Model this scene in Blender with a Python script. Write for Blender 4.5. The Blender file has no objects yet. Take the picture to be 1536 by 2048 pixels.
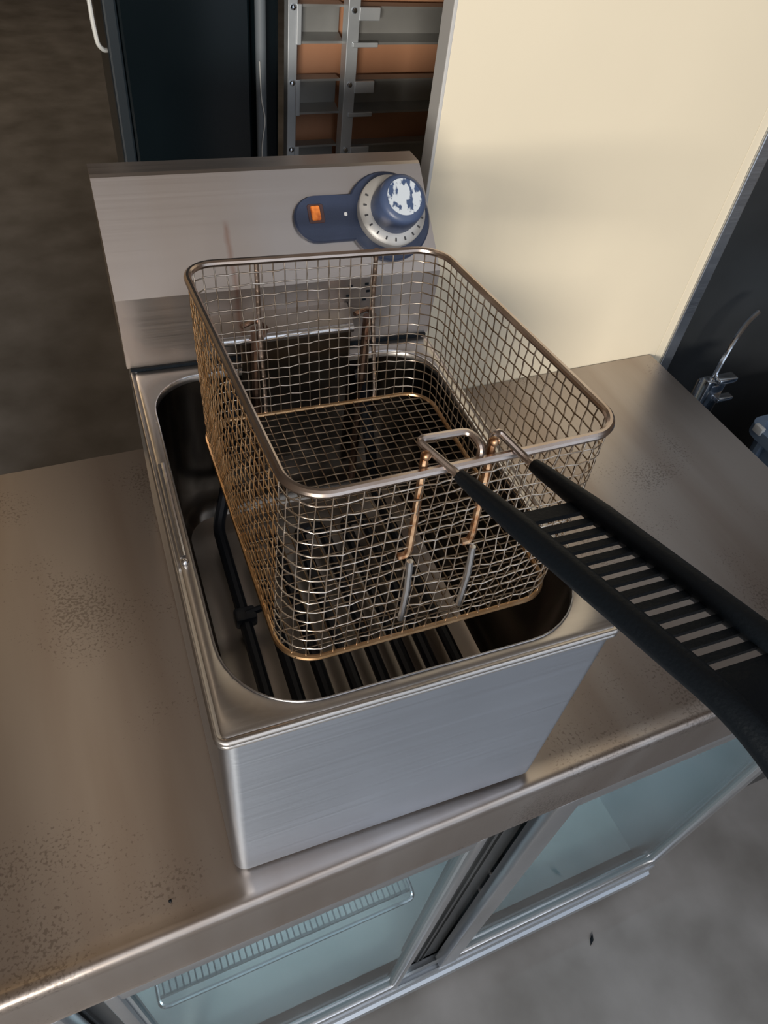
import bpy, bmesh, math, random
from mathutils import Vector, Matrix

random.seed(7)
scene = bpy.context.scene
COL = scene.collection
PI = math.pi

# ------------------------------------------------------------------ camera
cam = bpy.data.cameras.new('camera')
cam.sensor_fit = 'HORIZONTAL'
cam.sensor_width = 36.0
cam.lens = 34.21
cam.clip_start = 0.01
cam.clip_end = 60
cam_o = bpy.data.objects.new('camera', cam)
COL.objects.link(cam_o)
cam_o.matrix_world = Matrix((
    (0.915943, 0.219837, -0.335738, -0.022928),
    (-0.386965, 0.705488, -0.593754, -0.199993),
    (0.106330, 0.673764, 0.731256, 0.689879),
    (0, 0, 0, 1)))
scene.camera = cam_o

# ------------------------------------------------------------------ world, lights, exposure
scene.view_settings.view_transform = 'Standard'
scene.view_settings.look = 'None'
scene.view_settings.gamma = 1.0
scene.view_settings.use_curve_mapping = False
scene.view_settings.exposure = -0.15

world = bpy.data.worlds.new('world')
scene.world = world
world.use_nodes = True
bg = world.node_tree.nodes['Background']
bg.inputs['Color'].default_value = (0.80, 0.88, 1.0, 1)
bg.inputs['Strength'].default_value = 0.3


def area_light(name, loc, target, sx, sy, power, color):
    l = bpy.data.lights.new(name, 'AREA')
    l.shape = 'RECTANGLE'
    l.size = sx
    l.size_y = sy
    l.energy = power
    l.color = color
    o = bpy.data.objects.new(name, l)
    COL.objects.link(o)
    o.location = loc
    d = Vector(target) - Vector(loc)
    o.rotation_euler = d.to_track_quat('-Z', 'Y').to_euler()
    return o


# added overhead fill, daylight through the open shed door in front, and lower sky patch to the front left
area_light('overhead_fill', (1.0, -2.0, 2.2), (0.8, -0.5, -0.9), 3.4, 2.4, 36, (0.84, 0.91, 1.0))  # added overhead, lights the floor more than the upright panel
area_light('door_opening', (1.3, -3.6, 0.2), (0.9, 0.0, 0.0), 3.6, 2.2, 22, (0.78, 0.88, 1.0))
area_light('daylight_side', (-1.40, -2.75, 0.88), (0.40, 0.4, 0.1), 0.9, 0.42, 142, (1.0, 0.93, 0.82))
area_light('ceiling_tube', (-0.36, 1.6, 2.56), (-0.36, 1.6, 0.0), 0.10, 1.9, 1.6, (1.0, 0.80, 0.58))
area_light('back_fill', (-1.6, 5.2, 2.5), (-1.2, 4.2, -1.0), 0.4, 1.4, 46, (1.0, 0.72, 0.42))  # warm light added to lift and tint the floor at the back
area_light('fridge_fill', (0.15, 0.30, -0.135), (0.15, 0.30, -1.0), 0.7, 0.03, 2.8, (0.86, 0.95, 1.0))  # added inside the cabinet to brighten the view through the glass

# ------------------------------------------------------------------ materials
def new_mat(name):
    m = bpy.data.materials.new(name)
    m.use_nodes = True
    nt = m.node_tree
    return m, nt, nt.nodes['Principled BSDF']


def plain(name, col, rough=0.5, metal=0.0, spec=0.5, bump=0.0, bscale=200.0, var=0.0, vscale=20.0):
    m, nt, p = new_mat(name)
    p.inputs['Base Color'].default_value = (*col, 1)
    p.inputs['Roughness'].default_value = rough
    p.inputs['Metallic'].default_value = metal
    p.inputs['Specular IOR Level'].default_value = spec
    tc = nt.nodes.new('ShaderNodeTexCoord')
    if var > 0:
        n = nt.nodes.new('ShaderNodeTexNoise')
        n.inputs['Scale'].default_value = vscale
        n.inputs['Detail'].default_value = 6
        nt.links.new(tc.outputs['Object'], n.inputs['Vector'])
        r = nt.nodes.new('ShaderNodeValToRGB')
        r.color_ramp.elements[0].position = 0.3
        r.color_ramp.elements[1].position = 0.7
        r.color_ramp.elements[0].color = tuple(c * (1 - var) for c in col) + (1,)
        r.color_ramp.elements[1].color = tuple(min(1, c * (1 + var)) for c in col) + (1,)
        nt.links.new(n.outputs['Fac'], r.inputs['Fac'])
        nt.links.new(r.outputs['Color'], p.inputs['Base Color'])
    if bump > 0:
        n2 = nt.nodes.new('ShaderNodeTexNoise')
        n2.inputs['Scale'].default_value = bscale
        n2.inputs['Detail'].default_value = 4
        nt.links.new(tc.outputs['Object'], n2.inputs['Vector'])
        b = nt.nodes.new('ShaderNodeBump')
        b.inputs['Strength'].default_value = bump
        b.inputs['Distance'].default_value = 0.002
        nt.links.new(n2.outputs['Fac'], b.inputs['Height'])
        nt.links.new(b.outputs['Normal'], p.inputs['Normal'])
    return m


def steel(name, col, rough=0.3, aniso=0.0, tangent=(1, 0, 0), grain=(4, 400, 400), grain_amt=0.12, col2=None, vscale=(3, 3, 3),
          speckle=None, speckle_amt=0.0, bump=0.06):
    """brushed metal: fine streaks in roughness and tint, optional second tint and dark specks"""
    m, nt, p = new_mat(name)
    L = nt.links.new
    tc = nt.nodes.new('ShaderNodeTexCoord')
    p.inputs['Metallic'].default_value = 1.0
    p.inputs['Anisotropic'].default_value = aniso
    cx = nt.nodes.new('ShaderNodeCombineXYZ')
    for i in range(3):
        cx.inputs[i].default_value = tangent[i]
    if aniso > 0:
        L(cx.outputs[0], p.inputs['Tangent'])
    mp = nt.nodes.new('ShaderNodeMapping')
    mp.inputs['Scale'].default_value = grain
    L(tc.outputs['Object'], mp.inputs['Vector'])
    n = nt.nodes.new('ShaderNodeTexNoise')
    n.inputs['Scale'].default_value = 1.0
    n.inputs['Detail'].default_value = 3
    L(mp.outputs['Vector'], n.inputs['Vector'])
    mr = nt.nodes.new('ShaderNodeMapRange')
    mr.inputs['To Min'].default_value = max(0.03, rough - grain_amt)
    mr.inputs['To Max'].default_value = rough + grain_amt
    L(n.outputs['Fac'], mr.inputs['Value'])
    L(mr.outputs['Result'], p.inputs['Roughness'])
    base = nt.nodes.new('ShaderNodeMixRGB')
    base.inputs['Color1'].default_value = (*col, 1)
    base.inputs['Color2'].default_value = (*(col2 or tuple(c * 0.86 for c in col)), 1)
    mp2 = nt.nodes.new('ShaderNodeMapping')
    mp2.inputs['Scale'].default_value = vscale
    L(tc.outputs['Object'], mp2.inputs['Vector'])
    n2 = nt.nodes.new('ShaderNodeTexNoise')
    n2.inputs['Scale'].default_value = 1.0
    n2.inputs['Detail'].default_value = 5
    L(mp2.outputs['Vector'], n2.inputs['Vector'])
    rp = nt.nodes.new('ShaderNodeValToRGB')
    rp.color_ramp.elements[0].position = 0.38
    rp.color_ramp.elements[1].position = 0.62
    L(n2.outputs['Fac'], rp.inputs['Fac'])
    L(rp.outputs['Color'], base.inputs['Fac'])
    out = base.outputs['Color']
    if speckle:
        n3 = nt.nodes.new('ShaderNodeTexNoise')
        n3.inputs['Scale'].default_value = 330
        n3.inputs['Detail'].default_value = 3
        L(tc.outputs['Object'], n3.inputs['Vector'])
        n4 = nt.nodes.new('ShaderNodeTexNoise')
        n4.inputs['Scale'].default_value = 7
        n4.inputs['Detail'].default_value = 2
        L(tc.outputs['Object'], n4.inputs['Vector'])
        ml = nt.nodes.new('ShaderNodeMath')
        ml.operation = 'MULTIPLY'
        L(n3.outputs['Fac'], ml.inputs[0])
        L(n4.outputs['Fac'], ml.inputs[1])
        r3 = nt.nodes.new('ShaderNodeValToRGB')
        r3.color_ramp.elements[0].position = 0.335
        r3.color_ramp.elements[1].position = 0.39
        r3.color_ramp.elements[1].color = (speckle_amt,) * 3 + (1,)
        L(ml.outputs[0], r3.inputs['Fac'])
        mx = nt.nodes.new('ShaderNodeMixRGB')
        mx.inputs['Color2'].default_value = (*speckle, 1)
        L(r3.outputs['Color'], mx.inputs['Fac'])
        L(out, mx.inputs['Color1'])
        out = mx.outputs['Color']
    L(out, p.inputs['Base Color'])
    b = nt.nodes.new('ShaderNodeBump')
    b.inputs['Strength'].default_value = bump
    b.inputs['Distance'].default_value = 0.0005
    L(n.outputs['Fac'], b.inputs['Height'])
    L(b.outputs['Normal'], p.inputs['Normal'])
    return m


def two_tone(name, a, b, scale=(8, 8, 8), lo=0.4, hi=0.6, rough=0.4, metal=1.0, detail=6):
    """metal or paint mottled between two colours (rust, baked oil)"""
    m, nt, p = new_mat(name)
    L = nt.links.new
    tc = nt.nodes.new('ShaderNodeTexCoord')
    mp = nt.nodes.new('ShaderNodeMapping')
    mp.inputs['Scale'].default_value = scale
    L(tc.outputs['Object'], mp.inputs['Vector'])
    n = nt.nodes.new('ShaderNodeTexNoise')
    n.inputs['Scale'].default_value = 1
    n.inputs['Detail'].default_value = detail
    L(mp.outputs['Vector'], n.inputs['Vector'])
    r = nt.nodes.new('ShaderNodeValToRGB')
    r.color_ramp.elements[0].position = lo
    r.color_ramp.elements[1].position = hi
    r.color_ramp.elements[0].color = (*a, 1)
    r.color_ramp.elements[1].color = (*b, 1)
    L(n.outputs['Fac'], r.inputs['Fac'])
    L(r.outputs['Color'], p.inputs['Base Color'])
    p.inputs['Metallic'].default_value = metal
    p.inputs['Roughness'].default_value = rough
    return m


def glass_mat(name, tint, refl=1.0):
    m = bpy.data.materials.new(name)
    m.use_nodes = True
    nt = m.node_tree
    nt.nodes.clear()
    out = nt.nodes.new('ShaderNodeOutputMaterial')
    tr = nt.nodes.new('ShaderNodeBsdfTransparent')
    tr.inputs['Color'].default_value = (*tint, 1)
    gl = nt.nodes.new('ShaderNodeBsdfGlossy')
    gl.inputs['Roughness'].default_value = 0.06
    lw = nt.nodes.new('ShaderNodeLayerWeight')
    lw.inputs['Blend'].default_value = 0.5
    pw = nt.nodes.new('ShaderNodeMath')
    pw.operation = 'POWER'
    pw.inputs[1].default_value = 4.0
    nt.links.new(lw.outputs['Facing'], pw.inputs[0])
    fr = nt.nodes.new('ShaderNodeMapRange')
    fr.inputs['To Min'].default_value = 0.05
    fr.inputs['To Max'].default_value = 0.75
    nt.links.new(pw.outputs[0], fr.inputs['Value'])
    mx = nt.nodes.new('ShaderNodeMixShader')
    nt.links.new(fr.outputs[0], mx.inputs['Fac'])
    nt.links.new(tr.outputs[0], mx.inputs[1])
    nt.links.new(gl.outputs[0], mx.inputs[2])
    nt.links.new(mx.outputs[0], out.inputs['Surface'])
    return m


M = {}
M['deck'] = steel('deck_steel', (0.56, 0.53, 0.51), 0.33, 0.4, (0, 1, 0), (6, 500, 500), 0.08)
M['body'] = steel('body_steel', (0.72, 0.78, 0.88), 0.31, 0.8, (0, 0, 1), (5, 300, 700), 0.06, None, (3, 3, 3), None, 0, 0.03)
M['head'] = steel('head_steel', (0.47, 0.425, 0.40), 0.34, 0.75, (0, 0.2, 1), (5, 500, 700), 0.06, (0.45, 0.385, 0.34), (9, 3, 3), None, 0, 0.03)


def add_drip(m, x0, half, col, amt):
    """narrow rusty run-mark down the sloping panel at x0"""
    nt = m.node_tree
    p = nt.nodes['Principled BSDF']
    src = p.inputs['Base Color'].links[0].from_socket
    tc = nt.nodes.new('ShaderNodeTexCoord')
    sp = nt.nodes.new('ShaderNodeSeparateXYZ')
    nt.links.new(tc.outputs['Object'], sp.inputs[0])
    n = nt.nodes.new('ShaderNodeTexNoise')
    n.inputs['Scale'].default_value = 60
    nt.links.new(tc.outputs['Object'], n.inputs['Vector'])
    wob = nt.nodes.new('ShaderNodeMath')
    wob.operation = 'MULTIPLY_ADD'
    wob.inputs[1].default_value = 0.005
    nt.links.new(n.outputs['Fac'], wob.inputs[0])
    nt.links.new(sp.outputs['X'], wob.inputs[2])
    sub = nt.nodes.new('ShaderNodeMath')
    sub.operation = 'SUBTRACT'
    sub.inputs[1].default_value = x0 + 0.0025
    nt.links.new(wob.outputs[0], sub.inputs[0])
    ab = nt.nodes.new('ShaderNodeMath')
    ab.operation = 'ABSOLUTE'
    nt.links.new(sub.outputs[0], ab.inputs[0])
    mr = nt.nodes.new('ShaderNodeMapRange')
    mr.inputs['From Min'].default_value = 0.0
    mr.inputs['From Max'].default_value = half
    mr.inputs['To Min'].default_value = amt
    mr.inputs['To Max'].default_value = 0.0
    nt.links.new(ab.outputs[0], mr.inputs['Value'])
    zr = nt.nodes.new('ShaderNodeMapRange')
    zr.inputs['From Min'].default_value = 0.374
    zr.inputs['From Max'].default_value = 0.380
    zr.inputs['To Min'].default_value = 1.0
    zr.inputs['To Max'].default_value = 0.0
    nt.links.new(sp.outputs['Z'], zr.inputs['Value'])
    ml = nt.nodes.new('ShaderNodeMath')
    ml.operation = 'MULTIPLY'
    nt.links.new(mr.outputs['Result'], ml.inputs[0])
    nt.links.new(zr.outputs['Result'], ml.inputs[1])
    mx = nt.nodes.new('ShaderNodeMixRGB')
    mx.inputs['Color2'].default_value = (*col, 1)
    nt.links.new(ml.outputs[0], mx.inputs['Fac'])
    nt.links.new(src, mx.inputs['Color1'])
    nt.links.new(mx.outputs['Color'], p.inputs['Base Color'])


add_drip(M['head'], 0.1025, 0.0035, (0.30, 0.16, 0.11), 0.6)
M['tank'] = two_tone('oily_tank_steel', (0.16, 0.135, 0.11), (0.34, 0.31, 0.28), (9, 9, 9), 0.3, 0.7, 0.24)  # baked oil, plus the shade on the tank walls put into the colour
M['counter'] = steel('worktop_steel', (0.48, 0.435, 0.41), 0.33, 0.5, (0, 1, 0), (6, 500, 500), 0.015,
                     (0.38, 0.32, 0.285), (9, 1.2, 1), (0.20, 0.17, 0.15), 0.55, 0.015)  # dull film; the tone stretched along y also paints the warm reflected streak
M['alu'] = steel('aluminium_frame', (0.70, 0.73, 0.78), 0.32, 0.3, (1, 0, 0), (4, 500, 500), 0.08)
M['wire'] = two_tone('basket_wire', (0.42, 0.33, 0.25), (0.72, 0.66, 0.60), (60, 60, 60), 0.35, 0.65, 0.30)
M['wire_oil'] = two_tone('browned_basket_wire', (0.36, 0.21, 0.10), (0.52, 0.36, 0.22), (50, 50, 50), 0.3, 0.7, 0.36)
M['wire_dark'] = two_tone('basket_floor_wire', (0.13, 0.09, 0.06), (0.30, 0.24, 0.18), (40, 40, 40), 0.35, 0.7, 0.4)  # darkness inside the basket put into the floor wire colour
M['wire_side'] = two_tone('brown_side_wire', (0.20, 0.14, 0.09), (0.38, 0.31, 0.25), (40, 40, 40), 0.35, 0.7, 0.4)
M['rim'] = two_tone('basket_rim_wire', (0.50, 0.40, 0.34), (0.64, 0.56, 0.52), (25, 25, 25), 0.3, 0.7, 0.26)
M['rust'] = two_tone('rusty_wire', (0.26, 0.11, 0.045), (0.56, 0.40, 0.27), (260, 260, 160), 0.35, 0.65, 0.45)
M['bright'] = steel('bright_wire', (0.75, 0.76, 0.80), 0.22)
M['element'] = plain('black_element', (0.018, 0.022, 0.030), 0.38, 0.3, 0.5)
M['element_tail'] = two_tone('copper_brown_tube', (0.20, 0.12, 0.09), (0.42, 0.29, 0.23), (40, 40, 40), 0.3, 0.7, 0.35)
M['black'] = plain('black_plastic', (0.004, 0.0065, 0.010), 0.5, 0.0, 0.16, 0.15, 500)
M['navy'] = plain('navy_plastic', (0.028, 0.040, 0.080), 0.38, 0, 0.5, 0.05, 600, 0.12, 40)
M['navy2'] = plain('navy_knob_plastic', (0.050, 0.075, 0.150), 0.40, 0, 0.5, 0.05, 600, 0.12, 40)
M['silver'] = plain('silver_print', (0.50, 0.49, 0.48), 0.42, 0.4)
M['print'] = plain('dark_print', (0.05, 0.05, 0.055), 0.6)
M['white'] = plain('white_paint', (0.80, 0.80, 0.80), 0.5)
M['sticker'] = two_tone('peeling_white_sticker', (0.045, 0.075, 0.16), (0.55, 0.60, 0.66), (190, 90, 120), 0.44, 0.50, 0.5, 0.0, 3)
M['orange'] = two_tone('orange_lens', (0.42, 0.07, 0.015), (0.85, 0.25, 0.05), (120, 120, 120), 0.4, 0.65, 0.25, 0.0, 2)
M['bezel'] = plain('brown_bezel', (0.07, 0.035, 0.035), 0.4)
M['panel'] = plain('cream_laminate', (0.74, 0.655, 0.505), 0.42, 0, 0.35, 0.03, 30, 0.03, 3)
M['galv'] = two_tone('galvanised_steel', (0.40, 0.43, 0.46), (0.56, 0.59, 0.62), (14, 14, 14), 0.35, 0.65, 0.38, 0.5)
M['galv_dark'] = two_tone('dull_steel', (0.27, 0.27, 0.26), (0.36, 0.36, 0.35), (10, 10, 10), 0.35, 0.65, 0.5, 0.7)
M['timber'] = two_tone('brown_plywood', (0.34, 0.15, 0.075), (0.50, 0.25, 0.14), (7, 7, 1.6), 0.3, 0.7, 0.5, 0.0, 8)
M['gloss_black'] = plain('gloss_black', (0.003, 0.006, 0.008), 0.22, 0, 0.25, 0, 1, 0.2, 3)
M['blueblack'] = plain('blue_black_trim', (0.010, 0.016, 0.022), 0.4)
M['floor'] = two_tone('stained_concrete', (0.115, 0.113, 0.114), (0.215, 0.215, 0.226), (5, 5, 5), 0.3, 0.72, 0.72, 0.0, 9)
M['wall'] = two_tone('shed_wall', (0.20, 0.15, 0.11), (0.27, 0.21, 0.16), (1, 1, 1), 0.3, 0.7, 0.8, 0.0, 5)
M['ceiling'] = two_tone('shed_ceiling', (0.24, 0.20, 0.17), (0.34, 0.29, 0.25), (0.7, 3, 1), 0.3, 0.7, 0.7, 0.0, 5)
M['darkmetal'] = plain('dark_panel_metal', (0.055, 0.060, 0.066), 0.32, 0.6, 0.5, 0, 1, 0.3, 4)
M['inner'] = plain('fridge_liner', (0.50, 0.56, 0.58), 0.4, 0.2, 0.5, 0, 1, 0.06, 5)
M['sill'] = steel('dull_aluminium', (0.52, 0.56, 0.62), 0.45)
M['trim'] = plain('pale_grey_trim', (0.50, 0.49, 0.48), 0.45, 0, 0.4)
M['tank_floor'] = two_tone('lit_tank_floor_steel', (0.46, 0.42, 0.38), (0.60, 0.56, 0.52), (12, 12, 12), 0.3, 0.7, 0.36)  # same metal as the walls, light on the floor put into the colour
M['glass'] = glass_mat('greenish_glass', (0.80, 0.88, 0.90))
M['seal'] = plain('grey_seal', (0.13, 0.15, 0.17), 0.5)
M['chrome'] = plain('chrome', (0.62, 0.66, 0.72), 0.14, 1.0)
M['bluebin'] = plain('blue_grey_plastic', (0.16, 0.22, 0.31), 0.35, 0, 0.5, 0, 1, 0.15, 9)
M['whitecord'] = plain('white_cord', (0.62, 0.62, 0.60), 0.5)

# ------------------------------------------------------------------ mesh helpers
def finish(name, bm, mat, parent=None, org=(0, 0, 0), smooth=True, label=None, kind=None, autosmooth=0.6):
    """bm is in frame coordinates; org is the parent's place in that frame"""
    bmesh.ops.recalc_face_normals(bm, faces=bm.faces[:])
    if any(org):
        bmesh.ops.translate(bm, vec=-Vector(org), verts=bm.verts[:])
    for f in bm.faces:
        f.smooth = smooth
    if smooth and autosmooth:
        for e in bm.edges:
            if len(e.link_faces) == 2 and e.calc_face_angle(0) > autosmooth:
                e.smooth = False
    me = bpy.data.meshes.new(name)
    bm.to_mesh(me)
    bm.free()
    for mm in (mat if isinstance(mat, (list, tuple)) else [mat]):
        me.materials.append(mm)
    o = bpy.data.objects.new(name, me)
    COL.objects.link(o)
    if parent:
        o.parent = parent
    if label:
        o['label'] = label
    if kind:
        o['kind'] = kind
    return o


def thing(name, label, cat, loc=(0, 0, 0), rotz=0.0, group=None):
    o = bpy.data.objects.new(name, None)
    o.empty_display_size = 0.05
    COL.objects.link(o)
    o.location = loc
    o.rotation_euler = (0, 0, rotz)
    o['label'] = label
    o['category'] = cat
    if group:
        o['group'] = group
    return o


def tag(o, label, cat, group=None):
    o['label'] = label
    o['category'] = cat
    if group:
        o['group'] = group
    return o


def add_box(bm, x0, x1, y0, y1, z0, z1, bevel=0.0, seg=2):
    r = bmesh.ops.create_cube(bm, size=1.0)
    vs = r['verts']
    for v in vs:
        v.co = Vector(((x0 + x1) / 2 + v.co.x * (x1 - x0), (y0 + y1) / 2 + v.co.y * (y1 - y0), (z0 + z1) / 2 + v.co.z * (z1 - z0)))
    if bevel > 0:
        es = list({e for v in vs for e in v.link_edges})
        bmesh.ops.bevel(bm, geom=es, offset=bevel, segments=seg, affect='EDGES', profile=0.5)
    return bm


def box(x0, x1, y0, y1, z0, z1, bevel=0.0, seg=2):
    return add_box(bmesh.new(), x0, x1, y0, y1, z0, z1, bevel, seg)


def add_tube(bm, pts, r, sides=8, closed=False, caps=True):
    pts = [Vector(p) for p in pts]
    n = len(pts)
    rr = r if isinstance(r, (list, tuple)) else [r] * n
    rings = []
    prev = None
    for i, p in enumerate(pts):
        if closed:
            t = pts[(i + 1) % n] - pts[i - 1]
        else:
            t = pts[min(i + 1, n - 1)] - pts[max(i - 1, 0)]
        if t.length < 1e-9:
            t = Vector((0, 0, 1))
        t.normalize()
        if prev is None:
            a = Vector((0, 0, 1)) if abs(t.z) < 0.9 else Vector((1, 0, 0))
            u = t.cross(a).normalized()
        else:
            u = prev - t * prev.dot(t)
            if u.length < 1e-6:
                u = t.orthogonal()
            u.normalize()
        prev = u
        w = t.cross(u)
        rings.append([bm.verts.new(p + (u * math.cos(2 * PI * k / sides) + w * math.sin(2 * PI * k / sides)) * rr[i]) for k in range(sides)])
    m = n if closed else n - 1
    for i in range(m):
        a, b = rings[i], rings[(i + 1) % n]
        for k in range(sides):
            bm.faces.new((a[k], a[(k + 1) % sides], b[(k + 1) % sides], b[k]))
    if caps and not closed:
        bm.faces.new(rings[0][::-1])
        bm.faces.new(rings[-1])
    return bm


def tube(pts, r, sides=8, closed=False):
    return add_tube(bmesh.new(), pts, r, sides, closed)


def fillet(pts, r, n=6):
    """round the inner corners of a polyline"""
    pts = [Vector(p) for p in pts]
    out = [pts[0]]
    for i in range(1, len(pts) - 1):
        a, b, c = pts[i - 1], pts[i], pts[i + 1]
        d1 = (a - b)
        d2 = (c - b)
        q = min(r, d1.length * 0.48, d2.length * 0.48)
        p1 = b + d1.normalized() * q
        p2 = b + d2.normalized() * q
        for k in range(n + 1):
            t = k / n
            out.append(p1 * (1 - t) ** 2 + b * 2 * t * (1 - t) + p2 * t * t)
    out.append(pts[-1])
    return out


def resample(pts, step):
    out = [pts[0]]
    for a, b in zip(pts, pts[1:]):
        n = max(1, int((b - a).length / step))
        for k in range(1, n + 1):
            out.append(a.lerp(b, k / n))
    return out


def rrect(x0, x1, y0, y1, rf, rb, z, n=8):
    """rounded rectangle ring; rf radius of the two front corners, rb of the back ones"""
    pts = []
    for cx, cy, r, a0 in ((x1 - rf, y0 + rf, rf, -PI / 2), (x1 - rb, y1 - rb, rb, 0), (x0 + rb, y1 - rb, rb, PI / 2), (x0 + rf, y0 + rf, rf, PI)):
        for k in range(n + 1):
            a = a0 + PI / 2 * k / n
            pts.append((cx + r * math.cos(a), cy + r * math.sin(a), z))
    return pts


def loft(rings, cap_first=False, cap_last=False, bm=None):
    bm = bm or bmesh.new()
    vr = [[bm.verts.new(p) for p in ring] for ring in rings]
    n = len(vr[0])
    for a, b in zip(vr, vr[1:]):
        for k in range(n):
            bm.faces.new((a[k], a[(k + 1) % n], b[(k + 1) % n], b[k]))
    if cap_first:
        bm.faces.new(vr[0][::-1])
    if cap_last:
        bm.faces.new(vr[-1])
    return bm


def prism_x(profile, x0, x1, bevel=0.0):
    """extrude a (y, z) polygon along x"""
    bm = bmesh.new()
    a = [bm.verts.new((x0, y, z)) for y, z in profile]
    b = [bm.verts.new((x1, y, z)) for y, z in profile]
    n = len(a)
    for i in range(n):
        bm.faces.new((a[i], a[(i + 1) % n], b[(i + 1) % n], b[i]))
    bm.faces.new(a[::-1])
    bm.faces.new(b)
    bmesh.ops.recalc_face_normals(bm, faces=bm.faces[:])
    if bevel:
        bmesh.ops.bevel(bm, geom=bm.edges[:], offset=bevel, segments=2, affect='EDGES', profile=0.5)
    return bm


def lathe(profile, origin, axis, n=40, bm=None):
    """profile: list of (radius, height along axis); closed with caps"""
    bm = bm or bmesh.new()
    axis = Vector(axis).normalized()
    u = axis.orthogonal().normalized()
    w = axis.cross(u)
    o = Vector(origin)
    rings = []
    for r, h in profile:
        rings.append([bm.verts.new(o + axis * h + (u * math.cos(2 * PI * k / n) + w * math.sin(2 * PI * k / n)) * max(r, 1e-5)) for k in range(n)])
    for a, b in zip(rings, rings[1:]):
        for k in range(n):
            bm.faces.new((a[k], a[(k + 1) % n], b[(k + 1) % n], b[k]))
    bm.faces.new(rings[0][::-1])
    bm.faces.new(rings[-1])
    return bm


# ------------------------------------------------------------------ the room
FLOOR = -1.03


def struct(name, bm, m):
    o = finish(name, bm, m, smooth=False)
    o['kind'] = 'structure'
    return o


struct('floor', box(-3.6, 4.6, -3.9, 8.2, FLOOR - 0.1, FLOOR), M['floor'])
struct('ceiling', box(-3.6, 4.6, -3.9, 8.2, 2.6, 2.7), M['ceiling'])
struct('wall_left', box(-3.7, -3.6, -3.9, 8.2, FLOOR - 0.1, 2.7), M['wall'])
struct('wall_right', box(4.6, 4.7, -3.9, 8.2, FLOOR - 0.1, 2.7), M['wall'])
struct('wall_back', box(-3.7, 4.7, 8.2, 8.3, FLOOR - 0.1, 2.7), M['wall'])

# ------------------------------------------------------------------ under-counter fridge
FX0, FX1 = -0.62, 0.8815
CF = -0.026
fridge = thing('counter_fridge', 'long stainless steel under-counter fridge with sliding glass doors under the fryer', 'fridge', (0, 0, FLOOR))
FO = (0, 0, FLOOR)


def fpart(name, bm, m, parent=None, **k):
    if parent is None:
        return finish(name, bm, m, fridge, FO, **k)
    return finish(name, bm, m, parent, FO, **k)


# worktop: flat sheet with a raised bead along the front and a deep folded lip
prof = [(0.563, 0.0), (0.0, 0.0), (-0.010, 0.0003), (-0.0150, 0.0022), (-0.0195, 0.0030), (-0.0235, 0.0020), (-0.0260, -0.0020),
        (-0.0268, -0.010), (-0.0245, -0.024), (-0.0245, -0.094), (-0.0262, -0.100), (-0.0225, -0.1035), (-0.014, -0.1035),
        (-0.014, -0.030), (0.540, -0.030), (0.540, -0.07), (0.563, -0.07)]
fpart('worktop', prism_x(prof, FX0, FX1), M['counter'], autosmooth=0.9)
# carcass
bm = bmesh.new()
add_box(bm, FX0, FX1, 0.530, 0.555, -0.98, -0.07)
fpart('back_panel', bm, M['inner'], smooth=False)
fpart('side_panel', box(FX1 - 0.030, FX1 - 0.004, -0.010, 0.53, -1.0, -0.031), M['alu'], smooth=False)
fpart('side_panel', box(FX0 + 0.004, FX0 + 0.030, -0.010, 0.53, -1.0, -0.031), M['alu'], smooth=False)
fpart('cabinet_floor', box(FX0 + 0.030, FX1 - 0.030, 0.0, 0.53, -0.98, -0.93), M['inner'], smooth=False)
fpart('inner_roof', box(FX0 + 0.030, FX1 - 0.030, 0.004, 0.53, -0.11, -0.07), M['inner'], smooth=False)
# sill with two sliding tracks
bm = prism_x([(0.02, -0.93), (-0.012, -0.93), (-0.012, -0.915), (-0.016, -0.915), (-0.016, -0.935), (-0.024, -0.935), (-0.024, -0.925),
              (-0.028, -0.925), (-0.028, -0.965), (-0.034, -0.97), (-0.034, -1.008), (0.02, -1.008)], FX0, FX1)
fpart('sill', bm, M['sill'], smooth=False)
fpart('kick_plate', box(FX0 + 0.02, FX1 - 0.02, 0.03, 0.05, FLOOR + 0.002, -0.98), M['seal'], smooth=False)


def glass_door(x0, x1, yf, z0, z1, sl, sr, top, bot):
    """door frame (left stile, right stile, rails as one welded frame) with its pane and handle groove"""
    bm = bmesh.new()
    d = 0.022
    add_box(bm, x0, x0 + sl, yf, yf + d, z0, z1, 0.003)
    add_box(bm, x1 - sr, x1, yf, yf + d, z0, z1, 0.003)
    add_box(bm, x0 + sl - 0.001, x1 - sr + 0.001, yf + 0.001, yf + d, z1 - top, z1, 0.003)
    add_box(bm, x0 + sl - 0.001, x1 - sr + 0.001, yf + 0.001, yf + d, z0, z0 + bot, 0.003)
    fr = fpart('glass_door', bm, M['alu'])
    bm = bmesh.new()
    y = yf + 0.006
    for a in ((x0 + sl, x0 + sl + 0.005, z0 + bot, z1 - top), (x1 - sr - 0.005, x1 - sr, z0 + bot, z1 - top)):
        add_box(bm, a[0], a[1], y, y + 0.012, a[2], a[3])
    add_box(bm, x0 + sl, x1 - sr, y, y + 0.012, z0 + bot, z0 + bot + 0.006)
    add_box(bm, x0 + sl, x1 - sr, y, y + 0.012, z1 - top - 0.005, z1 - top)
    fpart('pane_gasket', bm, M['seal'], fr, smooth=False)
    fpart('glass_pane', box(x0 + sl, x1 - sr, yf + 0.010, yf + 0.014, z0 + bot, z1 - top), M['glass'], fr, smooth=False)
    return fr


glass_door(0.3545, 0.8815, CF, -0.925, -0.1045, 0.038, 0.020, 0.034, 0.038)
glass_door(-0.130, 0.2660, CF, -0.925, -0.1045, 0.013, 0.0115, 0.026, 0.030)
glass_door(FX0, -0.165, CF, -0.925, -0.1045, 0.02, 0.02, 0.03, 0.03)
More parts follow.
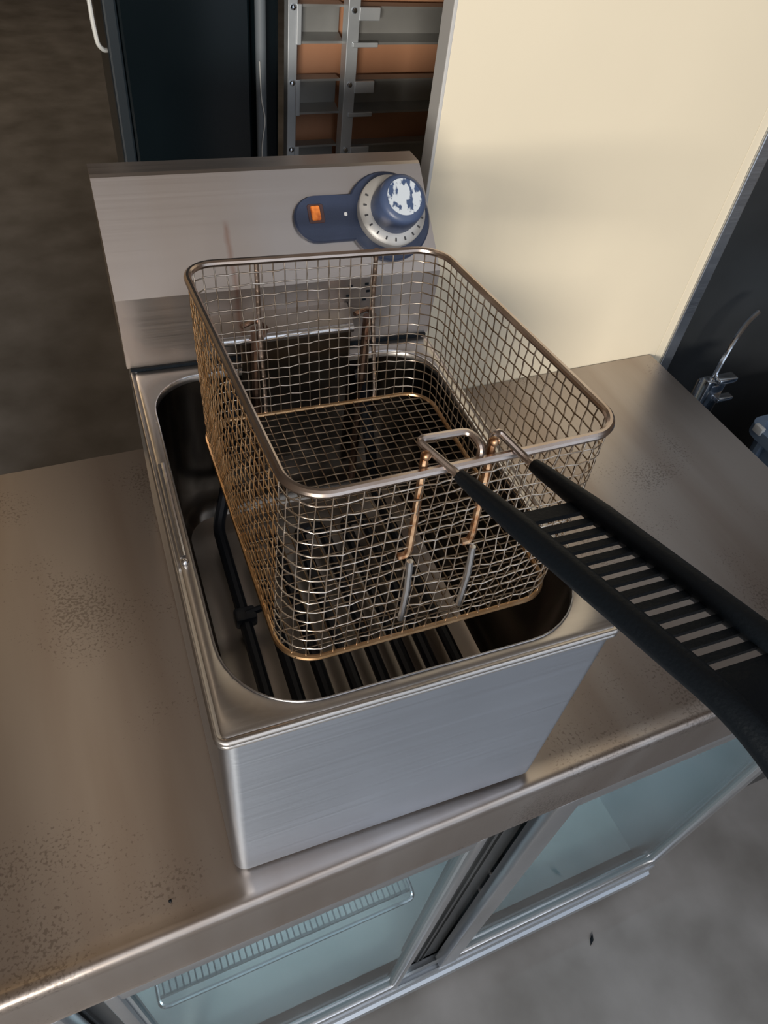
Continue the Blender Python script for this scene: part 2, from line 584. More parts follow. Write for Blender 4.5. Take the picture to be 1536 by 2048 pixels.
# recessed centre posts between the doors
for x0, x1 in ((0.298, 0.432), (-0.192, -0.146)):
    bm = bmesh.new()
    add_box(bm, x0, x1, 0.002, 0.03, -0.925, -0.105)
    add_box(bm, x0 + 0.016, x0 + 0.021, -0.002, 0.002, -0.92, -0.105)
    add_box(bm, x0 + 0.027, x0 + 0.030, -0.002, 0.002, -0.92, -0.105)
    fpart('centre_post', bm, M['darkmetal'], smooth=False)
bm = tube(fillet([(0.366, 0.002, -0.44), (0.366, -0.010, -0.44), (0.366, -0.010, -0.52), (0.366, 0.002, -0.52)], 0.006, 4), 0.0035, 8)
add_box(bm, 0.380, 0.392, -0.006, 0.002, -0.435, -0.415, 0.001)
fpart('door_latch', bm, M['chrome'])
# wire shelf behind the middle door
shelf = fpart('wire_shelf', tube(fillet([(-0.115, 0.50, -0.505), (-0.115, 0.026, -0.505), (0.262, 0.026, -0.505), (0.262, 0.50, -0.505)], 0.012, 4), 0.0032, 8), M['bright'])
bm = bmesh.new()
for y in (0.040, 0.12, 0.24, 0.36):
    add_tube(bm, [(-0.115, y, -0.507), (0.262, y, -0.507)], 0.0028, 6)
for i in range(42):
    x = -0.107 + i * 0.0088
    add_tube(bm, [(x, 0.038, -0.503), (x, 0.49, -0.503)], 0.0013, 5)
fpart('shelf_wires', bm, M['bright'], shelf, kind='stuff')

# ------------------------------------------------------------------ deep fryer (frame turned 2.4 degrees on the worktop)
YAW = -0.041466
fryer = thing('deep_fryer', 'single-tank stainless steel countertop electric deep fryer with blue temperature dial', 'fryer', (0, 0, 0.0), YAW)
W, D, H = 0.30, 0.381, 0.2603


def fy(name, bm, m, parent=None, **k):
    return finish(name, bm, m, parent or fryer, (0, 0, 0), **k)


for x in (0.03, 0.27):
    for y in (0.03, 0.44):
        fy('rubber_foot', lathe([(0.010, 0.0), (0.012, 0.004), (0.012, 0.0065)], (x, y, 0.0005), (0, 0, 1), 16), M['black'])
# body: tall folded casing with rounded vertical corners
rings = [rrect(0.012, W - 0.012, 0.014, 0.462, 0.006, 0.006, 0.0062),
         rrect(0.0045, W - 0.0045, 0.0045, 0.4695, 0.012, 0.010, 0.0068),
         rrect(0.0025, W - 0.0025, 0.0025, 0.472, 0.012, 0.010, 0.0095),
         rrect(0.0025, W - 0.0025, 0.0025, 0.472, 0.012, 0.010, 0.2545)]
fy('casing', loft(rings, cap_first=True), M['body'])
# deck with the rolled outer rim and the rounded tank mouth
tx0, tx1, ty0, ty1 = 0.0145, 0.2875, 0.0125, 0.3640
RF, RB = 0.060, 0.046


def mouth(d, z):
    return rrect(tx0 - d, tx1 + d, ty0 - d, ty1 + d, RF + d, RB + d, z, 10)


def deckr(i, z, r=0.009):
    return rrect(i, W - i, i, D - i * 0.3, max(r - i, 0.002), max(0.004 - i * .3, 0.001), z, 10)


rings = [mouth(-0.0004, 0.2530), mouth(-0.0002, 0.2592), mouth(0.0010, H), deckr(0.0062, H), deckr(0.0050, H - 0.0006), deckr(0.0040, H),
         deckr(0.0026, H + 0.0010), deckr(0.0012, H + 0.0008), deckr(0.0002, H - 0.0006), deckr(0.0, H - 0.0024), deckr(0.0008, H - 0.0042),
         deckr(0.0016, H - 0.0046), deckr(0.0006, H - 0.0056), deckr(0.0004, H - 0.0072), deckr(0.002, H - 0.0082), deckr(0.008, H - 0.0082)]
fy('deck', loft(rings), M['deck'], autosmooth=1.0)
# bead of the tank mouth
ring = [Vector(p) for p in mouth(-0.0002, H + 0.0002)]
fy('tank_lip', tube(ring, 0.0008, 6, closed=True), M['bright'])
# tank
rings = [mouth(-0.0005, 0.2535), mouth(-0.0012, 0.11), mouth(-0.006, 0.088), mouth(-0.016, 0.079)]
fy('tank', loft(rings), M['tank'], autosmooth=1.2)
fy('tank_floor', loft([mouth(-0.0158, 0.0792), mouth(-0.022, 0.0768), mouth(-0.040, 0.076)], cap_last=True), M['tank_floor'], autosmooth=1.2)
# small lift loop on the left margin of the deck
bm = tube([(0.0098, 0.252, H + 0.0010), (0.0090, 0.20, H + 0.0030), (0.0088, 0.150, H + 0.0030)], 0.0018, 8)
add_tube(bm, [(0.0068, 0.252, H + 0.001), (0.0068, 0.150, H + 0.0018)], 0.0012, 6)
bmesh.ops.create_uvsphere(bm, u_segments=12, v_segments=8, radius=0.0030, matrix=Matrix.Translation((0.0086, 0.1455, H + 0.0022)))
fy('lift_loop', bm, M['bright'])

# control head: upright face, 45 degree control panel, flat top
hp = [(0.3822, 0.2632), (0.3775, 0.336), (0.4490, 0.4080), (0.4530, 0.4093), (0.4745, 0.4093), (0.4760, 0.4075), (0.4760, 0.2560), (0.3950, 0.2560), (0.3950, 0.2632)]
bm = prism_x(hp, -0.0010, W + 0.0008)
# clipped upper right corner
for v in bm.verts:
    if v.co.x > 0.2 and v.co.z > 0.40:
        v.co.x -= 0.0035
head = fy('control_head', bm, M['head'], smooth=False)
fy('head_seam', box(0.002, W - 0.002, 0.3795, 0.384, 0.2600, 0.2634), M['black'], smooth=False)

# control plate on the sloping panel
PN = Vector((0, -math.sqrt(.5), math.sqrt(.5)))
PV = Vector((0, math.sqrt(.5), math.sqrt(.5)))
PO = Vector((0, 0.3775, 0.336))


def on_panel(u, v, h=0.0):
    return PO + Vector((u, 0, 0)) + PV * v + PN * h


def slab(outline, h0, h1, chamfer=0.0):
    bm = bmesh.new()
    cx = sum(p[0] for p in outline) / len(outline)
    cy = sum(p[1] for p in outline) / len(outline)

    def sc(p, d):
        vx, vy = p[0] - cx, p[1] - cy
        l = math.hypot(vx, vy) or 1
        return (p[0] - vx / l * d, p[1] - vy / l * d)
    lv = [(0, h0), (0, h1 - chamfer), (chamfer, h1)] if chamfer else [(0, h0), (0, h1)]
    rings = [[on_panel(*sc(p, d), h) for p in outline] for d, h in lv]
    return loft(rings, True, True, bm)


# outline: stadium lobe on the left running into a big disc on the right
out = []
lc, lr = (0.1850, 0.0548), 0.0208
dc, dr = (0.2555, 0.0530), 0.0412
a_top = math.asin((lc[1] + lr - dc[1]) / dr)
a_bot = math.asin((lc[1] - lr - dc[1]) / dr)
for k in range(13):
    a = PI / 2 + PI * k / 12
    out.append((lc[0] + lr * math.cos(a), lc[1] + lr * math.sin(a)))
a0 = PI - a_bot
a1 = 2 * PI + PI - a_top
for k in range(41):
    a = a0 + (a1 - a0) * k / 40
    out.append((dc[0] + dr * math.cos(a), dc[1] + dr * math.sin(a)))
plate = fy('control_plate', slab(out, 0.0, 0.0058, 0.0016), M['navy'], autosmooth=0.5)


def rr_outline(cx, cy, w, h, r, n=4):
    p = []
    for sx, sy, a0 in ((1, -1, -PI / 2), (1, 1, 0), (-1, 1, PI / 2), (-1, -1, PI)):
        for k in range(n + 1):
            a = a0 + PI / 2 * k / n
            p.append((cx + sx * (w / 2 - r) + r * math.cos(a), cy + sy * (h / 2 - r) + r * math.sin(a)))
    return p


fy('lamp_bezel', slab(rr_outline(0.1850, 0.0590, 0.0150, 0.0170, 0.002), 0.0055, 0.0066, 0.0004), M['bezel'], plate)
fy('indicator_lamp', slab(rr_outline(0.1845, 0.0592, 0.0085, 0.0130, 0.0015), 0.0062, 0.0086, 0.0008), M['orange'], plate, label='orange indicator lamp')
fy('index_dot', slab(rr_outline(0.2130, 0.0570, 0.0030, 0.0034, 0.0012), 0.0055, 0.0062), M['white'], plate)

# dial: silver skirt ring, navy knob, peeling sticker, printed marks
dial_c = on_panel(0.2553, 0.0542)
skirt = fy('dial_skirt', lathe([(0.026, 0.005), (0.0315, 0.006), (0.0325, 0.012), (0.0322, 0.0165), (0.0305, 0.0182), (0.0245, 0.0205), (0.020, 0.0205)],
                                dial_c, PN, 56), M['silver'], autosmooth=0.5)
knob = fy('dial_knob', lathe([(0.0228, 0.0195), (0.0230, 0.030), (0.0224, 0.0420), (0.0212, 0.0450), (0.0185, 0.0468), (0.0155, 0.0474), (0.0, 0.0474)],
                              dial_c, PN, 48), M['navy2'], autosmooth=0.7)
fy('sticker', lathe([(0.0160, 0.0470), (0.0160, 0.0480), (0.0, 0.0480)], dial_c + PV * 0.0005, PN, 36), M['sticker'], knob, label='peeling white sticker')
bm = bmesh.new()
for k in range(12):
    a = math.radians(150 + k * 19)
    u = Vector((1, 0, 0)) * math.cos(a) + PV * math.sin(a)
    t = PN.cross(u)
    c0 = dial_c + u * 0.0275 + PN * 0.0196
    q = [c0 + u * 0.0018 + t * s for s in (-0.0007, 0.0007)] + [c0 - u * 0.0014 + t * s for s in (0.0007, -0.0007)]
    q = [p + PN * 0.0001 for p in q]
    lo = [bm.verts.new(p - PN * 0.0006) for p in q]
    hi = [bm.verts.new(p + PN * 0.0002) for p in q]
    for i in range(4):
        bm.faces.new((lo[i], lo[(i + 1) % 4], hi[(i + 1) % 4], hi[i]))
    bm.faces.new(hi)
fy('dial_marks', bm, M['print'], skirt, smooth=False, kind='stuff')
# rating plate dots punched in the upright face
bm = bmesh.new()
for i, (x, z) in enumerate(((0.208, 0.327), (0.206, 0.317), (0.224, 0.328), (0.226, 0.320), (0.205, 0.309), (0.223, 0.311))):
    add_box(bm, x, x + 0.0035, 0.3765 + (0.336 - z) * 0.065, 0.3795, z, z + 0.0022)
fy('vent_slots', bm, M['black'], smooth=False, kind='stuff')

# element cover: flange from the head, rolled bright edge, plate hanging into the tank
fy('element_flange', prism_x([(0.3800, 0.3115), (0.3800, 0.3085), (0.353, 0.2990), (0.353, 0.3020)], 0.078, 0.207), M['head'], smooth=False)
bm = tube([(0.076, 0.3515, 0.3010), (0.205, 0.3515, 0.3010)], 0.0042, 12)
fy('rolled_edge', bm, M['bright'])
fy('element_cover', box(0.098, 0.203, 0.3490, 0.3520, 0.150, 0.300, 0.001), M['tank'], smooth=False)
# heating element: serpentine of black tubes above the tank floor
xs = [0.0585, 0.0845, 0.1105, 0.1375, 0.1635, 0.1890, 0.2125]
pts = [(0.090, 0.350, 0.250), (0.074, 0.345, 0.120), (0.0585, 0.315, 0.098)]
yb, yf = 0.290, 0.078
for i, x in enumerate(xs):
    a, b = ((x, yb, 0.098), (x, yf, 0.098))
    pts += [a, b] if i % 2 == 0 else [b, a]
pts += [(0.2125, 0.078, 0.098), (0.238, 0.078, 0.098), (0.238, 0.320, 0.098), (0.2165, 0.350, 0.250)]
pts = fillet(pts, 0.0115, 6)
el = fy('heating_element', tube(pts, 0.0062, 10), M['element'])
bm = box(0.0490, 0.0700, 0.188, 0.204, 0.092, 0.1075, 0.003)
add_tube(bm, [(0.060, 0.196, 0.105), (0.0855, 0.200, 0.105)], 0.0035, 8)
fy('element_clip', bm, M['element'], el)
fy('sensor_wire', tube(fillet([(0.080, 0.330, 0.16), (0.072, 0.27, 0.114), (0.085, 0.215, 0.112), (0.080, 0.16, 0.108)], 0.02, 6), 0.0011, 6), M['element'])
for x in (0.1105, 0.2165):
    fy('element_tail', tube([(x, 0.3455, 0.316), (x, 0.3455, 0.105)], 0.0042, 10), M['element_tail'])

# ------------------------------------------------------------------ frying basket
BO = Vector((0.16, 0.18, 0.25))
c, s = math.cos(YAW), math.sin(YAW)
basket = thing('fry_basket', 'rectangular wire mesh fry basket with black slotted handle, propped in the fryer tank', 'basket',
               (c * BO.x - s * BO.y, s * BO.x + c * BO.y, BO.z), YAW)


def bk(name, bm, m, parent=None, **k):
    return finish(name, bm, m, parent or basket, BO, **k)


RIM = [Vector(p) for p in ((0.0617, 0.0547, 0.4058), (0.2795, 0.0618, 0.4055), (0.2620, 0.3151, 0.3946), (0.0498, 0.3232, 0.3943))]
BOT = [Vector(p) for p in ((0.0545, 0.0418, 0.2619), (0.2621, 0.0447, 0.2618), (0.2685, 0.3056, 0.2497), (0.0515, 0.3069, 0.2497))]
NS, NA = 40, 10          # samples per straight side / corner


def loop_pts(C, r):
    """four corners -> straight samples and rounded corner samples, same count for every level"""
    n = 4
    cuts = []
    for i in range(n):
        p, c0, q = C[i - 1], C[i], C[(i + 1) % n]
        a = c0 + (p - c0).normalized() * r
        b = c0 + (q - c0).normalized() * r
        cuts.append((a, c0, b))
    pts = []
    for i in range(n):
        a, c0, b = cuts[i]
        for k in range(NA):
            t = k / NA
            # cubic bezier quarter-circle
            h = 0.552
            p1 = a.lerp(c0, h)
            p2 = b.lerp(c0, h)
            pts.append(a * (1 - t) ** 3 + p1 * 3 * t * (1 - t) ** 2 + p2 * 3 * t * t * (1 - t) + b * t ** 3)
        e = cuts[(i + 1) % n][0]
        for k in range(NS):
            pts.append(b.lerp(e, k / NS))
    return pts


rim_l = loop_pts(RIM, 0.024)
bot_l = loop_pts(BOT, 0.026)
NP = len(rim_l)
bk('rim', tube(rim_l, 0.0030, 10, closed=True), M['rim'])
bk('bottom_ring', tube(bot_l, 0.0021, 8, closed=True), M['wire_oil'])

cen = sum(RIM, Vector()) / 4
cenb = sum(BOT, Vector()) / 4


def wall_pt(u, t):
    """u in perimeter samples, t 0 at the rim .. 1 at the bottom; slightly dented like the used basket"""
    u = u % NP
    i = int(u) % NP
    f = u - int(u)
    a = rim_l[i].lerp(rim_l[(i + 1) % NP], f)
    b = bot_l[i].lerp(bot_l[(i + 1) % NP], f)
    p = a.lerp(b, t)
    n = (p - cen.lerp(cenb, t))
    n.z = 0
    n.normalize()
    bulge = math.sin(PI * t)
    d = 0.0012 * math.sin(u * 0.11 + 1.0) * bulge
    # dent low on the right half of the front wall
    du = (u - (NA + NS * 0.70)) / (NS * 0.26)
    d += 0.0055 * math.exp(-du * du) * math.exp(-((t - 0.62) / 0.2) ** 2)
    # left wall bows out a little
    dl = (u - (NP - NS * 0.5)) / (NS * 0.4)
    d += 0.0035 * math.exp(-dl * dl) * bulge
    p = p + n * d
    p.z += 0.0016 * math.sin(u * 0.19 + t * 5) * bulge
    return p, n


# cumulative length to space the upright wires evenly
acc = [0.0]
for i in range(NP):
    acc.append(acc[-1] + (rim_l[(i + 1) % NP] - rim_l[i]).length)
PITCH = 0.0092
NV = int(acc[-1] / PITCH)
NH = 15
us = []
j = 0
for k in range(NV):
    target = acc[-1] * k / NV
    while acc[j + 1] < target:
        j += 1
    us.append(j + (target - acc[j]) / (acc[j + 1] - acc[j]))
side_of = lambda u: 0 if u < NA * 1.5 + NS else 1 if u < NA * 2.5 + NS * 2 else 2 if u < NA * 3.5 + NS * 3 else 3
# corner order: front-left corner first; sides: 0 front, 1 right, 2 back, 3 left
side_mats = [M['wire'], M['wire_side'], M['wire'], M['wire_oil']]
side_names = ['front', 'right', 'back', 'left']
walls = [bmesh.new() for _ in range(4)]
AMP = 0.00042
for k, u in enumerate(us):
    pts = []
    wob = random.uniform(-0.06, 0.06)
    for q in range(NH * 2 + 1):
        t = q / (NH * 2)
        p, n = wall_pt(u + wob * math.sin(PI * t) * 3, t)
        sg = (1 if (q // 2 + k) % 2 else -1) if q % 2 == 0 else 0
        pts.append(p + n * (AMP * sg))
    add_tube(walls[side_of(u)], pts, 0.00057, 5, caps=False)
for h in range(1, NH):
    t = h / NH
    for sd in range(4):
        pts = []
        ks = [k for k in range(NV) if side_of(us[k]) == sd]
        if sd == 0:
            # the front side starts half way round the front-left corner
            pass
        kk = ks + [ks[-1] + 1]
        for k in kk:
            u = us[k % NV]
            u2 = us[(k + 1) % NV] + (NP if k + 1 >= NV else 0)
            p, n = wall_pt(u, t + 0.004 * math.sin(k * 1.7 + h))
            sg = 1 if (h + k) % 2 else -1
            pts.append(p - n * (AMP * sg))
            if k != kk[-1]:
                p, n = wall_pt((u + u2) / 2, t)
                pts.append(p)
        add_tube(walls[sd], pts, 0.00057, 5, caps=False)
for sd in range(4):
    bk('mesh_wall', walls[sd], side_mats[sd], kind='stuff', label=['bright crimped wire mesh front wall', 'dark wire mesh right wall', 'wire mesh back wall',
                                                                 'browned wire mesh left wall'][sd], autosmooth=0)
# mesh floor
bm = bmesh.new()


def bpoint(a, b):
    return BOT[0].lerp(BOT[1], a).lerp(BOT[3].lerp(BOT[2], a), b)


def inset_range(a):
    # corner rounding of the floor
    r = 0.10
    if a < r:
        return r - math.sqrt(max(0, r * r - (r - a) ** 2))
    if a > 1 - r:
        return r - math.sqrt(max(0, r * r - (a - 1 + r) ** 2))
    return 0.0


nx, ny = 23, 28
for i in range(1, nx):
    a = i / nx
    e = inset_range(a) * 0.8
    pts = []
    for q in range(2 * ny + 1):
        b = e + (1 - 2 * e) * q / (2 * ny)
        p = bpoint(a, b)
        p.z += (AMP * (1 if (q // 2 + i) % 2 else -1)) if q % 2 == 0 else 0
        pts.append(p)
    add_tube(bm, pts, 0.0007, 5, caps=False)
for i in range(1, ny):
    b = i / ny
    e = inset_range(b)
    pts = []
    for q in range(2 * nx + 1):
        a = e + (1 - 2 * e) * q / (2 * nx)
        p = bpoint(a, b)
        p.z -= (AMP * (1 if (q // 2 + i) % 2 else -1)) if q % 2 == 0 else 0
        pts.append(p)
    add_tube(bm, pts, 0.0007, 5, caps=False)
bk('mesh_floor', bm, M['wire_dark'], kind='stuff', label='dark wire mesh floor', autosmooth=0)

# stout upright wires with the hanging hooks at the back
for x, xb in ((0.1075, 0.110), (0.2085, 0.2155)):
    bk('hook_wire', tube(fillet([(x, 0.3225, 0.395), (x + 0.001, 0.3215, 0.345), (xb, 0.3100, 0.262), (xb, 0.3085, 0.251)], 0.008, 5), 0.0021, 8), M['rim'])
    bm = tube(fillet([(x - 0.014, 0.324, 0.334), (x, 0.330, 0.3345), (x + 0.012, 0.338, 0.320), (x + 0.003, 0.333, 0.3085), (x + 0.001, 0.3225, 0.305)], 0.004, 5), 0.0022, 8)
    bk('hanging_hook', bm, M['element_tail'])

# front uprights: rusty outer wires, brighter inner lengths
for (xa, ya), (xm, ym), xe in (((0.1405, 0.0595), (0.1360, 0.0475), 0.1290), ((0.1845, 0.0610), (0.1795, 0.0478), 0.1735)):
    pts = fillet([(xa, ya + 0.0040, 0.4145), (xa - 0.0010, ya + 0.0008, 0.400), (xm, ym + 0.0042, 0.347), (xm - 0.001, ym + 0.0042, 0.3405),
                  (xe, ym + 0.0045, 0.3400)], 0.0045, 5)
    bk('rusty_upright', tube(pts, 0.0025, 8), M['rust'], label='rust-stained upright wire')
    bk('bright_upright', tube([(xm - 0.0010, ym - 0.0015, 0.341), (xm - 0.0012, ym - 0.0050, 0.318), (xm - 0.0012, ym - 0.0050, 0.283)], 0.0022, 8), M['alu'], label='bright steel upright wire')
    bm = bmesh.new()
    bmesh.ops.create_uvsphere(bm, u_segments=12, v_segments=8, radius=0.0032, matrix=Matrix.Translation((xa + 0.0003, ya + 0.003, 0.4140)))
    bk('weld_bead', bm, M['rust'])

# handle: two rods, cross bar, black slotted grip
HD = Vector((0.198, -1.0, 0.175))
L0 = Vector((0.157, 0.05, 0.4065))
R0 = Vector((0.2028, 0.05, 0.4065))


def hp_(base, sl, dz=0.0):
    p = base + HD * sl
    p.z += dz
    return p


rod = [hp_(L0, 0.012), hp_(L0, 0.0), Vector((0.1400, 0.0755, 0.4150)), Vector((0.1735, 0.0745, 0.4155)), Vector((0.1765, 0.0625, 0.4130)), Vector((0.1750, 0.0600, 0.404))]
bk('handle_rod', tube(fillet(rod, 0.006, 6), 0.0024, 10), M['rim'])
rod = [hp_(R0, 0.012), hp_(R0, 0.0), Vector((0.1905, 0.0700, 0.4155)), Vector((0.1855, 0.0665, 0.4150)), Vector((0.1845, 0.0655, 0.404))]
bk('handle_rod', tube(fillet(rod, 0.006, 6), 0.0024, 10), M['rim'])


def drop(sl):
    """the far end of the grip curls down"""
    if sl < 0.165:
        return 0.0
    return -((sl - 0.165) ** 2) * 6.0


def rail(base, s0, s1):
    pts, rr = [], []
    n = 40
    for k in range(n + 1):
        sl = s0 + (s1 - s0) * k / n
        pts.append(hp_(base, sl, drop(sl)))
        e = min(1.0, (k + 0.6) / 2.0)
        g = 0.0048 + 0.0020 * min(1, max(0, (sl - s0 - 0.01) / 0.04))
        rr.append(g * (0.75 + 0.25 * e) if k < n else g * 0.6)
    return pts, rr


SEND = 0.236
grip_bm = bmesh.new()
add_tube(grip_bm, *rail(L0, 0.001, SEND), 14)
add_tube(grip_bm, *rail(R0, 0.004, SEND), 14)
# end bow joining the rails
grip = bk('grip', grip_bm, M['black'], label='black plastic slotted grip')


def web_box(bm, sa, sb, ta, tb, h0, h1):
    """piece of the web between the rails, sa..sb along, ta..tb across, h0..h1 below the rail axis"""
    vs = []
    for sl in (sa, sb):
        for t in (ta, tb):
            p = hp_(L0, sl, drop(sl)).lerp(hp_(R0, sl, drop(sl)), t)
            for h in (h0, h1):
                vs.append(bm.verts.new(p + Vector((0, 0, -h))))
    for f in ((0, 1, 3, 2), (4, 6, 7, 5), (0, 4, 5, 1), (2, 3, 7, 6), (0, 2, 6, 4), (1, 5, 7, 3)):
        bm.faces.new([vs[i] for i in f])


bm = bmesh.new()
web_box(bm, 0.040, 0.049, 0.02, 0.98, 0.001, 0.0045)
bk('web', bm, M['black'], grip, smooth=False)
NSLOT = 12
for k in range(NSLOT):
    sa = 0.0545 + k * 0.0088
    bm = bmesh.new()
    web_box(bm, sa, sa + 0.0042, 0.02, 0.98, 0.0010, 0.0040)
    bk('slat', bm, M['black'], grip, smooth=False)
bm = bmesh.new()
n = 14
for k in range(n):
    a = 0.160 + 0.0265 * k / n
    web_box(bm, a, a + 0.0265 / n + 0.0001, 0.02, 0.98, 0.0005, 0.0050)
bk('web', bm, M['black'], grip, smooth=False)
bm = bmesh.new()
web_box(bm, SEND - 0.022, SEND - 0.001, 0.02, 0.98, -0.004, 0.005)
bk('end_bridge', bm, M['black'], grip, smooth=False)

# ------------------------------------------------------------------ cream panel and what stands beside it
pan = thing('cream_panel', 'large upright cream laminate panel with aluminium edge behind the worktop', 'panel', (0.65, 0.572, FLOOR))
po = (0.65, 0.572, FLOOR)
finish('sheet', box(0.402, 0.897, 0.565, 0.586, FLOOR + 0.001, 1.35, 0.001), M['panel'], pan, po, smooth=False)
finish('edge_trim', box(0.398, 0.4025, 0.5640, 0.5880, FLOOR + 0.001, 1.35, 0.001), M['trim'], pan, po, smooth=False)
pan2 = thing('edge_post', 'narrow cream post with grey metal corner strip at the right edge of the cream panel', 'post', (0.92, 0.57, FLOOR))
po2 = (0.92, 0.57, FLOOR)
finish('post', box(0.8995, 0.9170, 0.5670, 0.586, FLOOR + 0.001, 1.35, 0.001), M['panel'], pan2, po2, smooth=False)
finish('corner_strip', box(0.9172, 0.9420, 0.5630, 0.586, FLOOR + 0.001, 1.35, 0.002), M['alu'], pan2, po2, smooth=False)

dk = thing('dark_cabinet', 'tall dark steel cabinet beyond the right end of the worktop', 'cabinet', (1.5, 0.8, FLOOR))
do = (1.5, 0.8, FLOOR)
finish('door', box(0.950, 2.10, 0.640, 0.660, FLOOR + 0.05, 0.30, 0.003), M['darkmetal'], dk, do, smooth=False)
finish('upper_door', box(0.950, 2.10, 0.645, 0.660, 0.306, 1.3, 0.003), M['galv'], dk, do, smooth=False)
finish('carcass', box(0.945, 2.11, 0.661, 1.15, FLOOR + 0.001, 1.32), M['darkmetal'], dk, do, smooth=False)
bm = box(0.965, 1.00, 0.622, 0.640, -0.17, -0.10, 0.003)
finish('hinge', bm, M['galv_dark'], dk, do)

lt = thing('chrome_latch', 'chrome pipe valve with curved rod beside the right edge of the worktop', 'valve', (1.02, 0.50, FLOOR))
lo_ = (1.02, 0.50, FLOOR)
bm = box(0.985, 1.030, 0.50, 0.530, -0.125, -0.045, 0.005)
add_box(bm, 0.975, 0.990, 0.495, 0.515, -0.115, -0.030, 0.003)
add_box(bm, 0.998, 1.040, 0.492, 0.512, -0.040, -0.028, 0.003)
add_box(bm, 1.015, 1.052, 0.490, 0.505, -0.080, -0.072, 0.002)
finish('valve_body', bm, M['chrome'], lt, lo_)
finish('rod', tube(fillet([(1.005, 0.515, -0.04), (1.012, 0.52, 0.005), (1.030, 0.530, 0.030), (1.060, 0.545, 0.050), (1.085, 0.553, 0.060)], 0.03, 6), 0.0045, 10), M['chrome'], lt, lo_)
finish('stand_pipe', tube([(1.008, 0.515, -0.12), (1.008, 0.515, FLOOR + 0.001)], 0.012, 10), M['galv_dark'], lt, lo_)

cr = thing('blue_crate', 'blue-grey plastic crate on a dark box right of the worktop', 'crate', (1.36, 0.27, -0.4))
co = (1.36, 0.27, -0.4)
bm = bmesh.new()
rings = [rrect(1.125, 1.60, 0.09, 0.445, 0.03, 0.03, -0.399, 5), rrect(1.112, 1.62, 0.075, 0.460, 0.03, 0.03, -0.145, 5),
         rrect(1.100, 1.632, 0.063, 0.472, 0.03, 0.03, -0.143, 5), rrect(1.100, 1.632, 0.063, 0.472, 0.03, 0.03, -0.122, 5),
         rrect(1.114, 1.618, 0.077, 0.458, 0.03, 0.03, -0.122, 5), rrect(1.132, 1.592, 0.098, 0.437, 0.03, 0.03, -0.39, 5)]
finish('shell', loft(rings, True, True, bm), M['bluebin'], cr, co, smooth=True)
for k in range(5):
    y = 0.12 + k * 0.075
    finish('rib', box(1.102, 1.120, y, y + 0.012, -0.36, -0.140, 0.002), M['bluebin'], cr, co, smooth=False)
finish('rim_clip', box(1.096, 1.106, 0.432, 0.452, -0.130, -0.114, 0.002), M['whitecord'], cr, co)
bx = tag(finish('equipment_box', box(-0.30, 0.35, -0.25, 0.21, 0.0, 0.628, 0.01), M['darkmetal']), 'dark metal box under the blue-grey crate', 'box')
bx.location = (1.40, 0.30, FLOOR + 0.001)

# ------------------------------------------------------------------ background left: black fridge, tray rack
bf = thing('black_fridge', 'tall glossy black fridge standing behind the fryer', 'fridge', (0.21, 1.1, FLOOR))
bo = (0.21, 1.1, FLOOR)
finish('cabinet', box(0.099, 0.326, 0.915, 1.02, FLOOR + 0.002, 1.05, 0.004), M['gloss_black'], bf, bo, smooth=False)
finish('door', box(0.114, 0.282, 0.900, 0.914, FLOOR + 0.06, 1.04, 0.004), M['gloss_black'], bf, bo, smooth=False)
finish('door_edge', box(0.0965, 0.1135, 0.897, 0.9145, FLOOR + 0.06, 1.04, 0.003), M['blueblack'], bf, bo, smooth=False)
finish('door_bar', tube([(0.2935, 0.893, FLOOR + 0.06), (0.2935, 0.893, 1.04)], 0.0075, 12), M['seal'], bf, bo)
finish('loose_thread', tube(fillet([(0.289, 0.884, 0.36), (0.291, 0.884, 0.31), (0.297, 0.884, 0.285), (0.291, 0.884, 0.255), (0.290, 0.884, 0.15)], 0.02, 6), 0.0009, 6), M['whitecord'], bf, bo)
cd = tag(finish('white_cord', tube(fillet([(0.0045, 0, 0.30), (0.0030, 0, 0.16), (0.0035, 0, 0.10), (0.0055, 0, 0.076), (0.012, 0.006, 0.068), (0.019, 0.014, 0.066)], 0.05, 6), 0.0028, 8), M['whitecord']),
         'white cord hanging down the left side of the black fridge', 'cord')
cd.location = (0.0795, 0.90, 0.30)

rk = thing('tray_rack', 'galvanised steel rack with runner brackets standing left of the cream panel', 'rack', (0.45, 1.0, FLOOR))
ro = (0.45, 1.0, FLOOR)


def rkp(name, bm, m, parent=None, **k):
    return finish(name, bm, m, parent or rk, ro, **k)


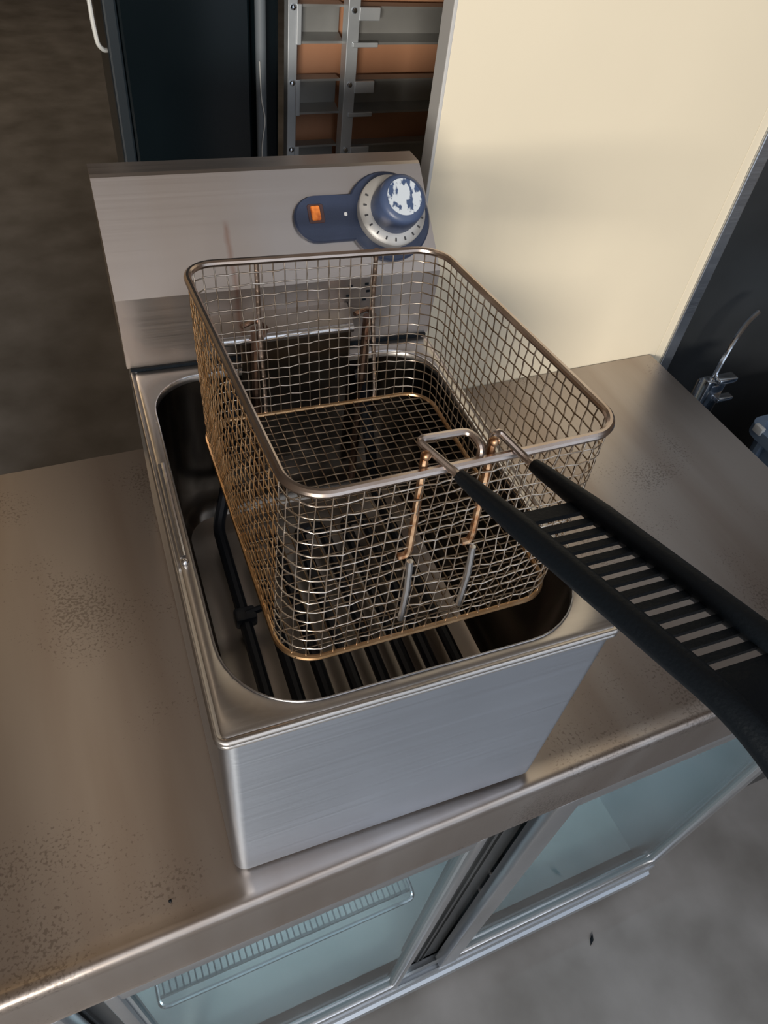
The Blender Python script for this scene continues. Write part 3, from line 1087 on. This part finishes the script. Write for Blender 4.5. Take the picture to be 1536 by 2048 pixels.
rkp('back_board', box(0.3455, 0.66, 0.936, 0.948, FLOOR + 0.001, 1.0), M['timber'], smooth=False)
zs = [0.330 + 0.0915 * k for k in range(-13, 8)]
up1 = rkp('upright', box(0.3335, 0.3470, 0.898, 0.916, FLOOR + 0.001, 1.0, 0.001), M['galv'], smooth=False)
up2 = rkp('upright', box(0.4150, 0.4325, 0.886, 0.906, FLOOR + 0.001, 1.0, 0.001), M['galv'], smooth=False)
rkp('upright', box(0.62, 0.640, 0.890, 0.910, FLOOR + 0.001, 1.0, 0.001), M['galv'], smooth=False)
b1 = b2 = None
for k, z in enumerate(zs):
    # channel bracket of the narrow bay: lip, web, turned-out foot
    pr = [(0.905, z), (0.925, z), (0.925, z - 0.040), (0.902, z - 0.046), (0.902, z - 0.043), (0.922, z - 0.037), (0.922, z - 0.003), (0.905, z - 0.003)]
    rkp('bracket', prism_x(pr, 0.347, 0.4155), M['galv_dark'], smooth=False)
    pr = [(y - 0.006, zz) for y, zz in pr]
    rkp('bracket', prism_x(pr, 0.4325, 0.62), M['galv_dark'], smooth=False)
    rkp('bracket_foot', box(0.345, 0.352, 0.8955, 0.899, z - 0.046, z + 0.002, 0.001), M['galv'], smooth=False)
    rkp('bracket_foot', box(0.4310, 0.462, 0.8845, 0.889, z - 0.014, z + 0.002, 0.001), M['galv'], smooth=False)
    rkp('bracket_foot', box(0.4235, 0.462, 0.8835, 0.8885, z - 0.046, z - 0.040, 0.001), M['galv'], smooth=False)
    for x, y in ((0.3405, 0.898), (0.4235, 0.886)):
        rkp('screw', lathe([(0.0042, 0.0), (0.0040, 0.0015), (0.0028, 0.0030), (0.0, 0.0036)], (x, y, z - 0.002), (0, -1, 0), 12), M['chrome'])

# ------------------------------------------------------------------ small bits lying about
cb = bmesh.new()
bmesh.ops.create_icosphere(cb, subdivisions=2, radius=0.0016)
for v in cb.verts:
    v.co *= random.uniform(0.75, 1.2)
    v.co.z *= 0.7
o = tag(finish('crumb', cb, M['black']), 'single black crumb on the worktop left of the fryer', 'crumb')
o.location = (-0.0535, 0.0035, 0.0012)
lf = bmesh.new()
vs = [lf.verts.new(p) for p in ((-0.012, 0, 0.001), (0, -0.0035, 0.003), (0.012, 0.001, 0.002), (0, 0.004, 0.004))]
lf.faces.new(vs)
r = bmesh.ops.extrude_face_region(lf, geom=lf.faces[:])
for g in r['geom']:
    if isinstance(g, bmesh.types.BMVert):
        g.co.z += 0.0015
o = tag(finish('leaf_scrap', lf, M['black'], smooth=False), 'small dark leaf scrap on the concrete floor', 'leaf')
o.location = (0.71, -0.09, FLOOR)
o.rotation_euler = (0, 0, 0.8)
